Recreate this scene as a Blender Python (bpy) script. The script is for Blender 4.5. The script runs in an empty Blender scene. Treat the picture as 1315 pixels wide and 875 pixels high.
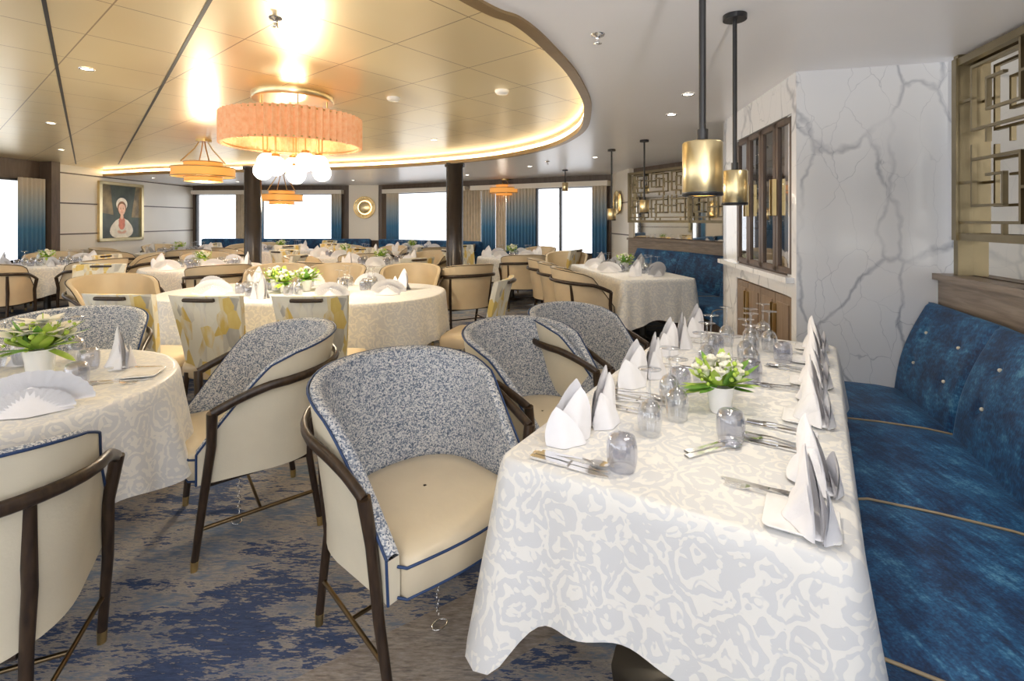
import bpy, math, random
from mathutils import Matrix, Vector
random.seed(7)
S=bpy.context.scene
COL=S.collection
pi=math.pi
try:
    S.view_settings.view_transform='Standard'; S.view_settings.look='None'
except Exception: pass
# ------------------------------------------------------------------ materials
class NT:
    def __init__(s,name):
        s.m=bpy.data.materials.new(name); s.m.use_nodes=True
        s.t=s.m.node_tree; s.n=s.t.nodes
        s.b=s.n['Principled BSDF']; s.out=s.n['Material Output']
        s.tc=s.n.new('ShaderNodeTexCoord')
    def node(s,ty,**k):
        n=s.n.new(ty)
        for a,v in k.items(): setattr(n,a,v)
        return n
    def link(s,a,b): s.t.links.new(a,b)
    def mapping(s,scale=(1,1,1),rot=(0,0,0),src=None,loc=(0,0,0)):
        m=s.node('ShaderNodeMapping'); m.inputs['Scale'].default_value=scale; m.inputs['Rotation'].default_value=rot
        m.inputs['Location'].default_value=loc
        s.link(src or s.tc.outputs['Object'],m.inputs['Vector']); return m.outputs[0]
    def noise(s,scale,vec=None,detail=3,rough=.5,dist=0):
        n=s.node('ShaderNodeTexNoise'); n.inputs['Scale'].default_value=scale; n.inputs['Detail'].default_value=detail
        n.inputs['Roughness'].default_value=rough; n.inputs['Distortion'].default_value=dist
        s.link(vec or s.tc.outputs['Object'],n.inputs['Vector']); return n
    def voro(s,scale,vec=None,feature='F1'):
        n=s.node('ShaderNodeTexVoronoi'); n.feature=feature; n.inputs['Scale'].default_value=scale
        s.link(vec or s.tc.outputs['Object'],n.inputs['Vector']); return n
    def ramp(s,src,stops,interp='LINEAR'):
        r=s.node('ShaderNodeValToRGB'); e=r.color_ramp.elements; r.color_ramp.interpolation=interp
        while len(e)<len(stops): e.new(.5)
        for i,(p,c) in enumerate(stops):
            e[i].position=p; e[i].color=(c[0],c[1],c[2],1) if not isinstance(c,(int,float)) else (c,c,c,1)
        s.link(src,r.inputs[0]); return r.outputs[0]
    def math(s,op,a,b=None,c=None):
        n=s.node('ShaderNodeMath'); n.operation=op
        for i,v in enumerate((a,b,c)):
            if v is None: continue
            if isinstance(v,(int,float)): n.inputs[i].default_value=v
            else: s.link(v,n.inputs[i])
        return n.outputs[0]
    def mix(s,f,a,b,bt='MIX'):
        n=s.node('ShaderNodeMix'); n.data_type='RGBA'; n.blend_type=bt
        for i,v in ((0,f),(6,a),(7,b)):
            if isinstance(v,(int,float)): n.inputs[i].default_value=v
            elif isinstance(v,tuple): n.inputs[i].default_value=(v[0],v[1],v[2],1)
            else: s.link(v,n.inputs[i])
        return n.outputs[2]
    def col(s,v): s.link(v,s.b.inputs['Base Color'])
    def bump(s,h,st=.3,d=.01):
        b=s.node('ShaderNodeBump'); b.inputs['Strength'].default_value=st; b.inputs['Distance'].default_value=d
        s.link(h,b.inputs['Height']); s.link(b.outputs[0],s.b.inputs['Normal'])
    def p(s,**k):
        for a,v in k.items():
            i=s.b.inputs[a.replace('_',' ')]
            i.default_value=v if isinstance(v,(int,float)) else (v[0],v[1],v[2],1)
        return s

def plain(name,c,rough=.5,metal=0,var=.06,scale=8,bump=0,bscale=60,**k):
    t=NT(name); t.p(Roughness=rough,Metallic=metal,**k)
    n=t.noise(scale)
    a=tuple(max(0,x*(1-var)) for x in c); b=tuple(min(1,x*(1+var)) for x in c)
    t.col(t.ramp(n.outputs[0],[(.3,a),(.7,b)]))
    if bump:
        n2=t.noise(bscale); t.bump(n2.outputs[0],bump,.003)
    return t.m

def emis(name,c,st,base=None):
    t=NT(name); t.p(Roughness=.5)
    t.b.inputs['Base Color'].default_value=(*(base or c),1)
    t.b.inputs['Emission Color'].default_value=(*c,1); t.b.inputs['Emission Strength'].default_value=st
    return t.m

M={}
def mk():
    t=NT('tweed_blue_white'); t.p(Roughness=.9)
    v=t.voro(235,t.mapping((1,1,1.0)))
    sep=t.node('ShaderNodeSeparateColor'); t.link(v.outputs['Color'],sep.inputs[0])
    n=t.noise(70,None,2)
    f=t.math('ADD',sep.outputs[0],t.math('MULTIPLY',t.math('SUBTRACT',n.outputs[0],.5),.4))
    t.col(t.ramp(f,[(0,(.09,.12,.18)),(.25,(.19,.23,.31)),(.45,(.36,.39,.45)),(.7,(.60,.61,.63)),(1,(.72,.72,.71))]))
    t.bump(v.outputs['Distance'],.5,.003); M['tweed']=t.m
    M['vinyl']=plain('cream_vinyl',(.74,.68,.54),.38,0,.03,10,.15,150)
    M['vinyl2']=plain('seat_cream_vinyl',(.66,.57,.42),.32,0,.04,6,.2,60)
    M['beige']=plain('beige_vinyl',(.68,.56,.39),.38,0,.05,6,.1,80)
    M['beige2']=plain('tan_vinyl',(.60,.49,.33),.4,0,.05,6,.1,80)
    M['navy']=plain('navy_piping',(.02,.05,.14),.6)
    t=NT('dark_stained_wood'); t.p(Roughness=.32)
    n=t.noise(12,t.mapping((6,6,1)),4); t.col(t.ramp(n.outputs[0],[(.3,(.018,.010,.006)),(.7,(.055,.032,.018))])); M['darkwood']=t.m
    M['brass']=plain('aged_brass',(.62,.47,.22),.3,1,.08)
    M['strut']=plain('antique_brass_strut',(.22,.16,.09),.35,1,.08)
    M['bronze']=plain('bronze_metal',(.30,.25,.16),.38,1,.1)
    M['satin_gold']=plain('satin_gold',(.80,.66,.38),.28,1,.06)
    M['black']=plain('black_metal',(.015,.015,.017),.35,0)
    M['colm']=plain('dark_bronze_column',(.05,.04,.035),.22,.3)
    M['chrome']=plain('polished_steel',(.86,.86,.87),.16,1,.03)
    M['porcelain']=plain('white_porcelain',(.88,.88,.88),.15,0,.01)
    M['napkin']=plain('white_napkin_linen',(.86,.86,.90),.85,0,.02,20,.2,200)
    t=NT('white_damask_cloth'); t.p(Roughness=.62,Sheen_Weight=.1)
    n=t.noise(11,None,2)
    vec=t.node('ShaderNodeVectorMath'); vec.operation='MULTIPLY_ADD'
    t.link(n.outputs['Color'],vec.inputs[0]); vec.inputs[1].default_value=(.10,.10,.10); t.link(t.tc.outputs['Object'],vec.inputs[2])
    v=t.voro(12,vec.outputs[0])
    r=t.math('SINE',t.math('ADD',t.math('MULTIPLY',v.outputs['Distance'],21),t.math('MULTIPLY',n.outputs[0],7)))
    v2=t.voro(31,vec.outputs[0]); r2=t.math('SINE',t.math('MULTIPLY',v2.outputs['Distance'],11))
    v3=t.voro(12,vec.outputs[0],'DISTANCE_TO_EDGE')
    rr=t.math('ADD',t.math('MULTIPLY',r,.8),t.math('MULTIPLY',r2,.5))
    rr=t.math('ADD',rr,t.ramp(v3.outputs[0],[(0,.5),(.12,0)]))
    t.col(t.ramp(rr,[(.20,(.69,.70,.715)),(.42,(.83,.82,.79))]))
    t.link(t.ramp(rr,[(.2,.34),(.42,.7)]),t.b.inputs['Roughness'])
    t.bump(t.ramp(rr,[(.15,0),(.45,1)]),.15,.002)
    M['damask']=t.m
    def thin(name,tint,blend=.25,base=0.08,k=.65):
        t=NT(name); t.n.remove(t.b)
        tr=t.node('ShaderNodeBsdfTransparent'); tr.inputs[0].default_value=(*tint,1)
        g=t.node('ShaderNodeBsdfGlossy'); g.inputs['Roughness'].default_value=.02; g.inputs[0].default_value=(1,1,1,1)
        lw=t.node('ShaderNodeLayerWeight'); lw.inputs[0].default_value=blend
        m=t.node('ShaderNodeMixShader')
        f=t.math('MULTIPLY_ADD',lw.outputs['Facing'],k,base)
        t.link(f,m.inputs[0]); t.link(tr.outputs[0],m.inputs[1]); t.link(g.outputs[0],m.inputs[2]); t.link(m.outputs[0],t.out.inputs[0])
        return t.m
    M['glass']=thin('clear_glass',(.90,.91,.93))
    M['smoke']=thin('smoky_blue_glass',(.78,.79,.85))
    M['cabglass']=thin('cabinet_glass',(.6,.6,.62),base=.14)
    t=NT('blue_chenille_velvet'); t.p(Roughness=.6,Sheen_Weight=.35,Sheen_Roughness=.35,Sheen_Tint=(.25,.5,.85))
    n=t.noise(7,None,6,.7); n2=t.noise(150,t.mapping((1,1,.3)),2); n3=t.noise(60,t.mapping((1,.15,1),(0,0,.55)),2)
    f=t.math('ADD',t.math('ADD',t.math('MULTIPLY',n.outputs[0],.55),t.math('MULTIPLY',n2.outputs[0],.22)),t.math('MULTIPLY',n3.outputs[0],.23))
    t.col(t.ramp(f,[(.38,(.003,.012,.045)),(.47,(.005,.038,.12)),(.55,(.012,.10,.24)),(.64,(.09,.27,.44))]))
    t.bump(n2.outputs[0],.3,.004); M['velvet']=t.m
    M['tan']=plain('tan_piping',(.36,.28,.17),.5)
    M['button']=plain('pearl_button',(.70,.66,.55),.25)
    t=NT('white_marble'); t.p(Roughness=.12)
    n=t.noise(1.3,None,5,.55)
    vec=t.node('ShaderNodeVectorMath'); vec.operation='MULTIPLY_ADD'
    t.link(n.outputs['Color'],vec.inputs[0]); vec.inputs[1].default_value=(.6,.6,.6); t.link(t.mapping((1.7,1.7,.85),(0,.55,0),None,(.35,0,.2)),vec.inputs[2])
    v=t.voro(1.35,vec.outputs[0],'DISTANCE_TO_EDGE'); v2=t.voro(3.3,vec.outputs[0],'DISTANCE_TO_EDGE')
    n3=t.noise(2.6)
    w=t.math('MULTIPLY',t.ramp(v.outputs[0],[(.0,.9),(.014,.45),(.026,0)]),t.ramp(n3.outputs[0],[(.35,.12),(.58,1)]))
    w2=t.math('MULTIPLY',t.ramp(v2.outputs[0],[(0,.6),(.010,0)]),t.ramp(n3.outputs[0],[(.36,0.15),(.62,1)]))
    cl=t.noise(1.1,None,3); base=t.ramp(cl.outputs[0],[(.3,(.80,.81,.84)),(.7,(.87,.87,.88))])
    t.col(t.mix(t.math('MINIMUM',t.math('ADD',w,w2),1),base,(.40,.42,.47))); M['marble']=t.m
    def wood(name,a,b,rough=.35,sc=(2,2,18)):
        t=NT(name); t.p(Roughness=rough); n=t.noise(3,t.mapping(sc),5,.6,.6); t.col(t.ramp(n.outputs[0],[(.3,a),(.7,b)])); return t.m
    M['walnut']=wood('walnut_cabinet_wood',(.07,.045,.03),(.14,.09,.06),.35,(14,14,1.2))
    M['taupewood']=wood('taupe_cabinet_wood',(.22,.15,.10),(.33,.24,.17),.35,(14,14,1.2))
    M['greywood']=wood('grey_brown_wood',(.19,.15,.12),(.32,.26,.21),.4,(1.5,1.5,20))
    M['umber']=wood('umber_wall_trim',(.085,.058,.042),(.14,.10,.075),.4,(9,9,1))
    M['creamwall']=plain('cream_wall_panel',(.86,.81,.72),.4,0,.02,2)
    M['whiteceil']=plain('painted_ceiling',(.93,.92,.94),.3,0,.01,2)
    t=NT('gold_metal_ceiling_tiles'); t.p(Metallic=.5,Roughness=.3)
    mp=t.mapping((1,1,1),(0,0,math.radians(40)))
    sx=t.node('ShaderNodeSeparateXYZ'); t.link(mp,sx.inputs[0])
    def seam(o,sp,wd):
        f=t.math('FRACT',t.math('DIVIDE',o,sp)); d=t.math('ABSOLUTE',t.math('SUBTRACT',f,.5)); return t.math('GREATER_THAN',d,.5-wd/sp)
    sm=t.math('MAXIMUM',seam(sx.outputs[0],.6,.0035),seam(sx.outputs[1],.6,.0035))
    n=t.noise(1.2,mp,2); g=t.ramp(n.outputs[0],[(.3,(.94,.79,.49)),(.7,(.96,.83,.55))])
    t.col(t.mix(sm,g,(.48,.35,.19)))
    M['goldceil']=t.m
    M['trimbrown']=plain('bronze_cove_trim',(.35,.24,.12),.4,.5)
    M['led']=emis('warm_led',(1,.80,.50),9)
    M['cove']=plain('cove_inner_paint',(.9,.78,.58),.5)
    M['globe']=emis('lit_glass_globe',(1,.93,.78),5)
    M['downl']=emis('downlight_lens',(1,.9,.75),12)
    t=NT('pleated_amber_shade'); t.p(Roughness=.5)
    t.b.inputs['Emission Color'].default_value=(1,.50,.24,1); t.b.inputs['Emission Strength'].default_value=.22
    n=t.noise(30); t.col(t.ramp(n.outputs[0],[(.3,(.72,.36,.18)),(.7,(.84,.52,.32))])); M['amber']=t.m
    M['amber2']=emis('amber_glass_ring',(1,.42,.09),.6,(.75,.34,.08))
    t=NT('patterned_carpet'); t.p(Roughness=.95)
    rot=math.radians(31)
    mpa=t.mapping((1,1,1),(0,0,rot),None,(3.1,1.7,0))
    big=t.noise(.9,mpa,3,.55)
    med=t.noise(3.2,t.mapping((.7,2.4,1),(0,0,rot)),6,.78)
    fine=t.noise(38,t.mapping((.5,2.5,1),(0,0,rot)),3,.7)
    base=t.ramp(med.outputs[0],[(.36,(.13,.15,.21)),(.47,(.32,.30,.29)),(.56,(.46,.41,.36)),(.68,(.20,.25,.34))])
    f=t.math('ADD',t.math('MULTIPLY',big.outputs[0],.50),t.math('ADD',t.math('MULTIPLY',med.outputs[0],.58),t.math('MULTIPLY',fine.outputs[0],.30)))
    blue=t.ramp(f,[(.70,0),(.73,1)])
    c=t.mix(t.math('MULTIPLY',blue,.92),base,(.014,.045,.14))
    f2=t.ramp(f,[(.62,1),(.66,0)])
    c=t.mix(t.math('MULTIPLY',f2,.5),c,(.17,.27,.42))
    sx=t.node('ShaderNodeSeparateXYZ'); t.link(t.mapping((1,1,1),(0,0,math.radians(-35))),sx.inputs[0])
    bd=t.math('FRACT',t.math('DIVIDE',t.math('ADD',sx.outputs[1],.45),2.1))
    bm=t.math('MULTIPLY',t.math('GREATER_THAN',bd,.84),.85)
    c=t.mix(bm,c,t.ramp(fine.outputs[0],[(.3,(.24,.20,.17)),(.7,(.38,.33,.28))]))
    t.col(t.mix(.5,c,t.ramp(fine.outputs[0],[(.3,.08),(.7,.95)]),'SOFT_LIGHT'))
    t.bump(fine.outputs[0],.4,.004); M['carpet']=t.m
    t=NT('yellow_brushstroke_fabric'); t.p(Roughness=.7)
    v=t.voro(13,t.mapping((1.3,1.3,.55),(.0,.25,0)))
    sep=t.node('ShaderNodeSeparateColor'); t.link(v.outputs['Color'],sep.inputs[0])
    n=t.noise(25,t.mapping((1,1,.2)),3)
    f=t.math('ADD',t.math('MULTIPLY',sep.outputs[0],.8),t.math('MULTIPLY',n.outputs[0],.25))
    t.col(t.ramp(f,[(.1,(.80,.78,.68)),(.38,(.74,.72,.62)),(.46,(.66,.48,.12)),(.62,(.74,.60,.24)),(.70,(.78,.76,.68)),(.92,(.42,.41,.37))])); M['yellow']=t.m
    t=NT('ombre_curtain'); t.p(Roughness=.7)
    sx=t.node('ShaderNodeSeparateXYZ'); t.link(t.tc.outputs['Object'],sx.inputs[0])
    t.col(t.ramp(t.math('DIVIDE',sx.outputs[2],2.2),[(.3,(.02,.08,.19)),(.58,(.06,.20,.36)),(.78,(.38,.44,.48)),(.92,(.60,.53,.43))])); M['curtain']=t.m
    t=NT('beige_curtain'); t.p(Roughness=.7); n=t.noise(8); t.col(t.ramp(n.outputs[0],[(.3,(.48,.40,.30)),(.7,(.58,.49,.37))])); M['curtain2']=t.m
    t=NT('mirror_glass'); t.p(Roughness=.03,Metallic=1); n=t.noise(3); t.col(t.ramp(n.outputs[0],[(.3,(.76,.72,.64)),(.7,(.80,.76,.68))])); M['mirror']=t.m
    M['petal']=plain('white_petal',(.93,.92,.82),.55,0,.04,30)
    M['leaf']=plain('green_leaf',(.15,.33,.05),.5,0,.3,20)
    M['stem']=plain('lime_foliage',(.40,.56,.08),.5,0,.2,20)
    M['tabledark']=plain('dark_pedestal',(.04,.035,.03),.4)
    M['pt_bg']=plain('painting_background',(.06,.075,.05),.3,0,.5,3)
    M['pt_bg2']=plain('painting_drape',(.26,.19,.08),.3,0,.5,5)
    M['pt_skin']=plain('painting_skin',(.85,.52,.36),.4,0,.1,9)
    M['pt_white']=plain('painting_white',(.88,.80,.66),.4,0,.15,9)
    M['pt_red']=plain('painting_red',(.70,.22,.12),.4,0,.2,9)
    M['pt_hair']=plain('painting_hair',(.24,.10,.03),.4,0,.2,9)
mk()
# ------------------------------------------------------------------ mesh builder
class MB:
    def __init__(s,mats=None,T=None):
        s.v=[];s.f=[];s.m=[];s.s=[];s.mats=list(mats or []);s.T=T or Matrix()
    def mi(s,k):
        if k not in s.mats: s.mats.append(k)
        return s.mats.index(k)
    def add(s,vs,fs,mat,smooth=False,T=None):
        b=len(s.v); TT=s.T@T if T is not None else s.T
        s.v+=[TT@Vector(p) for p in vs]; i=s.mi(mat)
        for f in fs: s.f.append([b+a for a in f]); s.m.append(i); s.s.append(smooth)
    def box(s,x0,x1,y0,y1,z0,z1,mat,T=None,bev=0):
        if bev>0:
            b=bev
            vs=[];
            for (z,i) in ((z0,b),(z0+b,0),(z1-b,0),(z1,b)):
                vs+=[(x0+i,y0+i,z),(x1-i,y0+i,z),(x1-i,y1-i,z),(x0+i,y1-i,z)]
            fs=[(3,2,1,0),(12,13,14,15)]
            for r in range(3):
                for k in range(4):
                    a=r*4+k; c=r*4+(k+1)%4; fs.append((a,c,c+4,a+4))
            s.add(vs,fs,mat,False,T); return
        s.add([(x0,y0,z0),(x1,y0,z0),(x1,y1,z0),(x0,y1,z0),(x0,y0,z1),(x1,y0,z1),(x1,y1,z1),(x0,y1,z1)],
              [(3,2,1,0),(4,5,6,7),(0,1,5,4),(1,2,6,5),(2,3,7,6),(3,0,4,7)],mat,False,T)
    def grid(s,rows,mat,closed=False,smooth=True,T=None,flip=False):
        n=len(rows[0]); vs=[p for r in rows for p in r]; fs=[]
        for i in range(len(rows)-1):
            for j in range(n if closed else n-1):
                k=(j+1)%n; q=(i*n+j,i*n+k,(i+1)*n+k,(i+1)*n+j)
                fs.append(q[::-1] if flip else q)
        s.add(vs,fs,mat,smooth,T)
    def lathe(s,prof,mat,c=(0,0,0),n=24,T=None,cap=True,rfun=None):
        rows=[]
        for (r,z) in prof:
            rows.append([(c[0]+(r*(rfun(a,z) if rfun else 1))*math.cos(a),c[1]+(r*(rfun(a,z) if rfun else 1))*math.sin(a),c[2]+z) for a in [2*pi*k/n for k in range(n)]])
        s.grid(rows,mat,True,True,T)
        if cap:
            if prof[0][0]>1e-4: s.add(rows[0][::-1],[list(range(n))],mat,False,T)
            if prof[-1][0]>1e-4: s.add(rows[-1],[list(range(n))],mat,False,T)
    def tube(s,pts,r,mat,n=6,closed=False,r2=None,T=None,flat=None):
        P=[Vector(p) for p in pts]; rows=[]; N=len(P)
        for i,p in enumerate(P):
            if closed: d=P[(i+1)%N]-P[i-1]
            else: d=P[min(i+1,N-1)]-P[max(i-1,0)]
            d.normalize(); up=Vector((0,0,1))
            if abs(d.z)>.98: up=Vector((0,1,0))
            a=d.cross(up).normalized(); b=a.cross(d).normalized()
            rr=r if r2 is None else r+(r2-r)*i/(N-1)
            fa,fb=flat or (1,1)
            rows.append([tuple(p+a*math.cos(t)*rr*fa+b*math.sin(t)*rr*fb) for t in [2*pi*k/n for k in range(n)]])
        if closed: rows.append(rows[0])
        s.grid(rows,mat,True,True,T)
        if not closed:
            s.add(rows[0],[list(range(n))[::-1]],mat,False,T); s.add(rows[-1],[list(range(n))],mat,False,T)
    def sphere(s,c,r,mat,n=12,sc=(1,1,1),T=None):
        prof=[(max(1e-5,r*math.sin(pi*k/n)),-r*math.cos(pi*k/n)) for k in range(n+1)]
        rows=[[(c[0]+q*math.cos(a)*sc[0],c[1]+q*math.sin(a)*sc[1],c[2]+z*sc[2]) for a in [2*pi*j/(n*2) for j in range(n*2)]] for q,z in prof]
        s.grid(rows,mat,True,True,T)
    def mesh(s,name):
        me=bpy.data.meshes.new(name); me.from_pydata([tuple(v) for v in s.v],[],s.f)
        for k in s.mats: me.materials.append(M[k])
        me.polygons.foreach_set('material_index',s.m); me.polygons.foreach_set('use_smooth',s.s)
        me.update(); return me
    def obj(s,name,parent=None,loc=(0,0,0),rz=0):
        return put(name,s.mesh(name),loc,rz,parent)
def put(name,me,loc=(0,0,0),rz=0,parent=None,scale=None):
    o=bpy.data.objects.new(name,me); o.location=loc; o.rotation_euler=(0,0,rz)
    if scale: o.scale=(scale,)*3
    COL.objects.link(o)
    if parent: o.parent=parent
    return o
def empty(name,loc=(0,0,0),rz=0):
    e=put(name,None,loc,rz); e.empty_display_size=.1; return e
def catmull(P,n=8,closed=False):
    out=[];N=len(P)
    rng=range(N) if closed else range(N-1)
    for i in rng:
        g=lambda k:P[k%N] if closed else P[max(0,min(N-1,k))]
        a,b,c,d=g(i-1),g(i),g(i+1),g(i+2)
        for j in range(n):
            t=j/n
            out.append(tuple(.5*(2*b[q]+(c[q]-a[q])*t+(2*a[q]-5*b[q]+4*c[q]-d[q])*t*t+(3*b[q]-a[q]-3*c[q]+d[q])*t**3) for q in range(len(b))))
    if not closed: out.append(tuple(P[-1]))
    return out
def face(fx,fy): return math.atan2(-fx,fy)

# ------------------------------------------------------------------ armchair
def armchair_mesh(name,inner,outer,seatm,pipe,chain=True):
    b=MB([])
    def plan(t,off=0):
        s=1 if t>=0 else -1; a=abs(t)
        if a>.5:
            k=(a-.5)/.5; x=.295-.012*k; y=-.03+.27*k; nx,ny=1,.05
        else:
            th=(a/.5)*pi/2; e=.86
            x=.295*math.sin(th)**e if th>0 else 0; y=-.03-.25*(max(0,math.cos(th)))**e; nx,ny=math.sin(th),-math.cos(th)
        l=math.hypot(nx,ny); return s*(x+off*nx/l),y+off*ny/l
    def top(t):
        a=abs(t)
        if a<.42: return .88-.045*(a/.42)**2
        k=(a-.42)/.58; k=min(1,k); return .835-.365*(k**1.15)
    zb=.345; NT_=48; NS=9
    def pt(t,z,off):
        fl=(max(0,z-.42)/.46)
        a=abs(t); back=max(0,1-a/.75)
        x,y=plan(t,off+fl*(.035+.05*back)); return (x,y,z)
    ts=[-1+2*i/NT_ for i in range(NT_+1)]
    outer_r=[];inner_r=[]
    for j in range(NS):
        k=j/(NS-1)
        outer_r.append([pt(t,zb+(top(t)-zb)*k,.018) for t in ts])
        inner_r.append([pt(t,zb+(top(t)-zb)*k,-.022) for t in ts])
    b.grid(outer_r,outer,flip=False); b.grid(inner_r,inner,flip=True)
    rim=[]
    for q in range(5):
        an=pi*q/4; rim.append([pt(t,top(t)+.012*math.sin(an),.018*math.cos(an)-.002-(.004 if q==4 else 0)) for t in ts])
    b.grid(rim,inner)
    for e in (0,-1):
        b.grid([[r[e] for r in outer_r],[r[e] for r in inner_r]],outer,smooth=False,flip=(e==0))
    b.tube([pt(t,top(t)+.004,.020) for t in ts],.0045,pipe,5)
    for e in (-1,1): b.tube([pt(e,zb,.018),pt(e,top(1)+.004,.02)],.0045,pipe,5)
    out=[plan(t,-.025) for t in [-1+2*i/30 for i in range(31)]]
    fr=[(.255-.51*k/8, .265+.03*math.sin(pi*k/8)) for k in range(9)]
    poly=out+[(p[0],p[1]) for p in fr]
    rows=[]
    for sc,z in ((.985,.345),(1,.355),(1,.43),(.985,.452),(.93,.466),(.7,.474),(.35,.478),(.02,.479)):
        rows.append([(x*sc,y*sc,z) for x,y in poly])
    b.grid(rows,seatm,True); b.add([(x*.985,y*.985,.345) for x,y in poly],[list(range(len(poly)))[::-1]],'darkwood')
    fe=[(x*1.0,y*1.0,.440) for x,y in fr]; b.tube([(.27,.24,.44)]+fe+[(-.27,.24,.44)],.0045,pipe,5)
    b.tube([(.27,.24,.352)]+[(x,y,.352) for x,y,z in fe]+[(-.27,.24,.352)],.0045,pipe,5)
    rp=[]
    for i in range(33):
        t=-.9+1.8*i/32; a=abs(t)
        z=.755-.115*(a/.9)**2.2
        fl=(z-.42)/.46; back=max(0,1-a/.75)
        x,y=plan(t,.045+fl*(.035+.05*back)); rp.append((x,y,z))
    b.tube(rp,.017,'darkwood',8,flat=(.75,1.15))
    st='strut' if inner=='tweed' else 'darkwood'
    for s in (-1,1):
        fx,fy,fz=rp[-1] if s>0 else rp[0]
        b.tube([(fx,fy,fz+.005),(s*.322,fy+.0,.5),(s*.315,.215,.3),(s*.292,.245,.04)],.021,'darkwood',8,r2=.0145)
        b.tube([(s*.292,.245,.042),(s*.290,.247,.0)],.0155,'brass',8,r2=.0135)
        b.tube([(s*.270,-.235,.72),(s*.268,-.215,.5),(s*.258,-.205,.34),(s*.268,-.25,.04)],.019,'darkwood',8,r2=.0145)
        b.tube([(s*.268,-.25,.042),(s*.269,-.252,0)],.0155,'brass',8,r2=.0135)
        b.tube([(s*.300,.235,.165),(s*.264,-.235,.165)],.008,st,6)
        b.tube([(s*.28,.2,.335),(s*.24,-.2,.335)],.014,'darkwood',6)
    b.tube([(-.28,.0,.165),(.28,.0,.165)],.007,st,6)
    b.tube([(-.28,.21,.335),(.28,.21,.335)],.014,'darkwood',6); b.tube([(-.24,-.2,.335),(.24,-.2,.335)],.014,'darkwood',6)
    if chain:
        for i in range(13):
            z=.33-.024*i; c=(-.02+.002*(i%2),.05,z); a0=(i%2)*pi/2
            b.tube([(c[0]+.006*math.cos(q)*math.cos(a0),c[1]+.006*math.cos(q)*math.sin(a0),z+.013*math.sin(q)) for q in [2*pi*k/8 for k in range(8)]],.0018,'chrome',4,closed=True)
        b.tube([(-.02+.03*math.cos(q),.06+.02*math.sin(q),.006) for q in [2*pi*k/12 for k in range(12)]],.003,'chrome',5,closed=True)
    return b.mesh(name)
blue_me=armchair_mesh('armchair_blue_tweed_mesh','tweed','vinyl','vinyl2','navy')
beige_me=armchair_mesh('armchair_beige_mesh','beige2','beige','beige','darkwood',False)

def sidechair_mesh():
    b=MB([])
    rowsF=[];rowsB=[]
    for j in range(13):
        k=j/12; z=.36+.57*k; w=.19+.055*k; lean=-.20-.11*k**1.4
        rf=[];rb=[]
        for i in range(13):
            u=-1+2*i/12; cv=.05*(u*u)
            x=u*w; rf.append((x,lean+cv+.02,z-.008*u*u*(k>.95))); rb.append((x,lean+cv-.022,z))
        rowsF.append(rf);rowsB.append(rb)
    b.grid(rowsF,'yellow',flip=True); b.grid(rowsB,'yellow')
    b.grid([rowsF[-1],rowsB[-1]],'yellow',flip=True)
    for e in (0,-1): b.grid([[r[e] for r in rowsF],[r[e] for r in rowsB]],'yellow',flip=(e==0))
    b.tube([(x,-.312+.05*(x/.245)**2-.03,.905) for x in [-.10+.2*i/8 for i in range(9)]],.013,'darkwood',8)
    b.box(-.10,.10,-.335,-.270,.893,.917,'darkwood',bev=.004)
    poly=[(-.2,-.2),(.2,-.2),(.235,.0),(.25,.18),(.22,.235),(0,.25),(-.22,.235),(-.25,.18),(-.235,0)]
    poly=catmull(poly,5,True); rows=[]
    for sc,z in ((.97,.36),(1,.37),(1,.43),(.96,.455),(.8,.468),(.4,.474),(.02,.475)): rows.append([(x*sc,y*sc,z) for x,y in poly])
    b.grid(rows,'beige',True); b.add([(x*.97,y*.97,.36) for x,y in poly],[list(range(len(poly)))[::-1]],'darkwood')
    for s in (-1,1):
        b.tube([(s*.20,.19,.36),(s*.215,.215,0)],.019,'darkwood',8,r2=.012)
        b.tube([(s*.175,-.2,.40),(s*.18,-.26,0)],.019,'darkwood',8,r2=.012)
    return b.mesh('side_chair_patterned_mesh')
side_me=sidechair_mesh()

def chair(kind,x,y,fx,fy):
    me,nm={'blue':(blue_me,'upholstered_armchair'),'beige':(beige_me,'beige_armchair'),'side':(side_me,'patterned_dining_chair')}[kind]
    return put(nm,me,(x,y,0),face(fx,fy))

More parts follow.
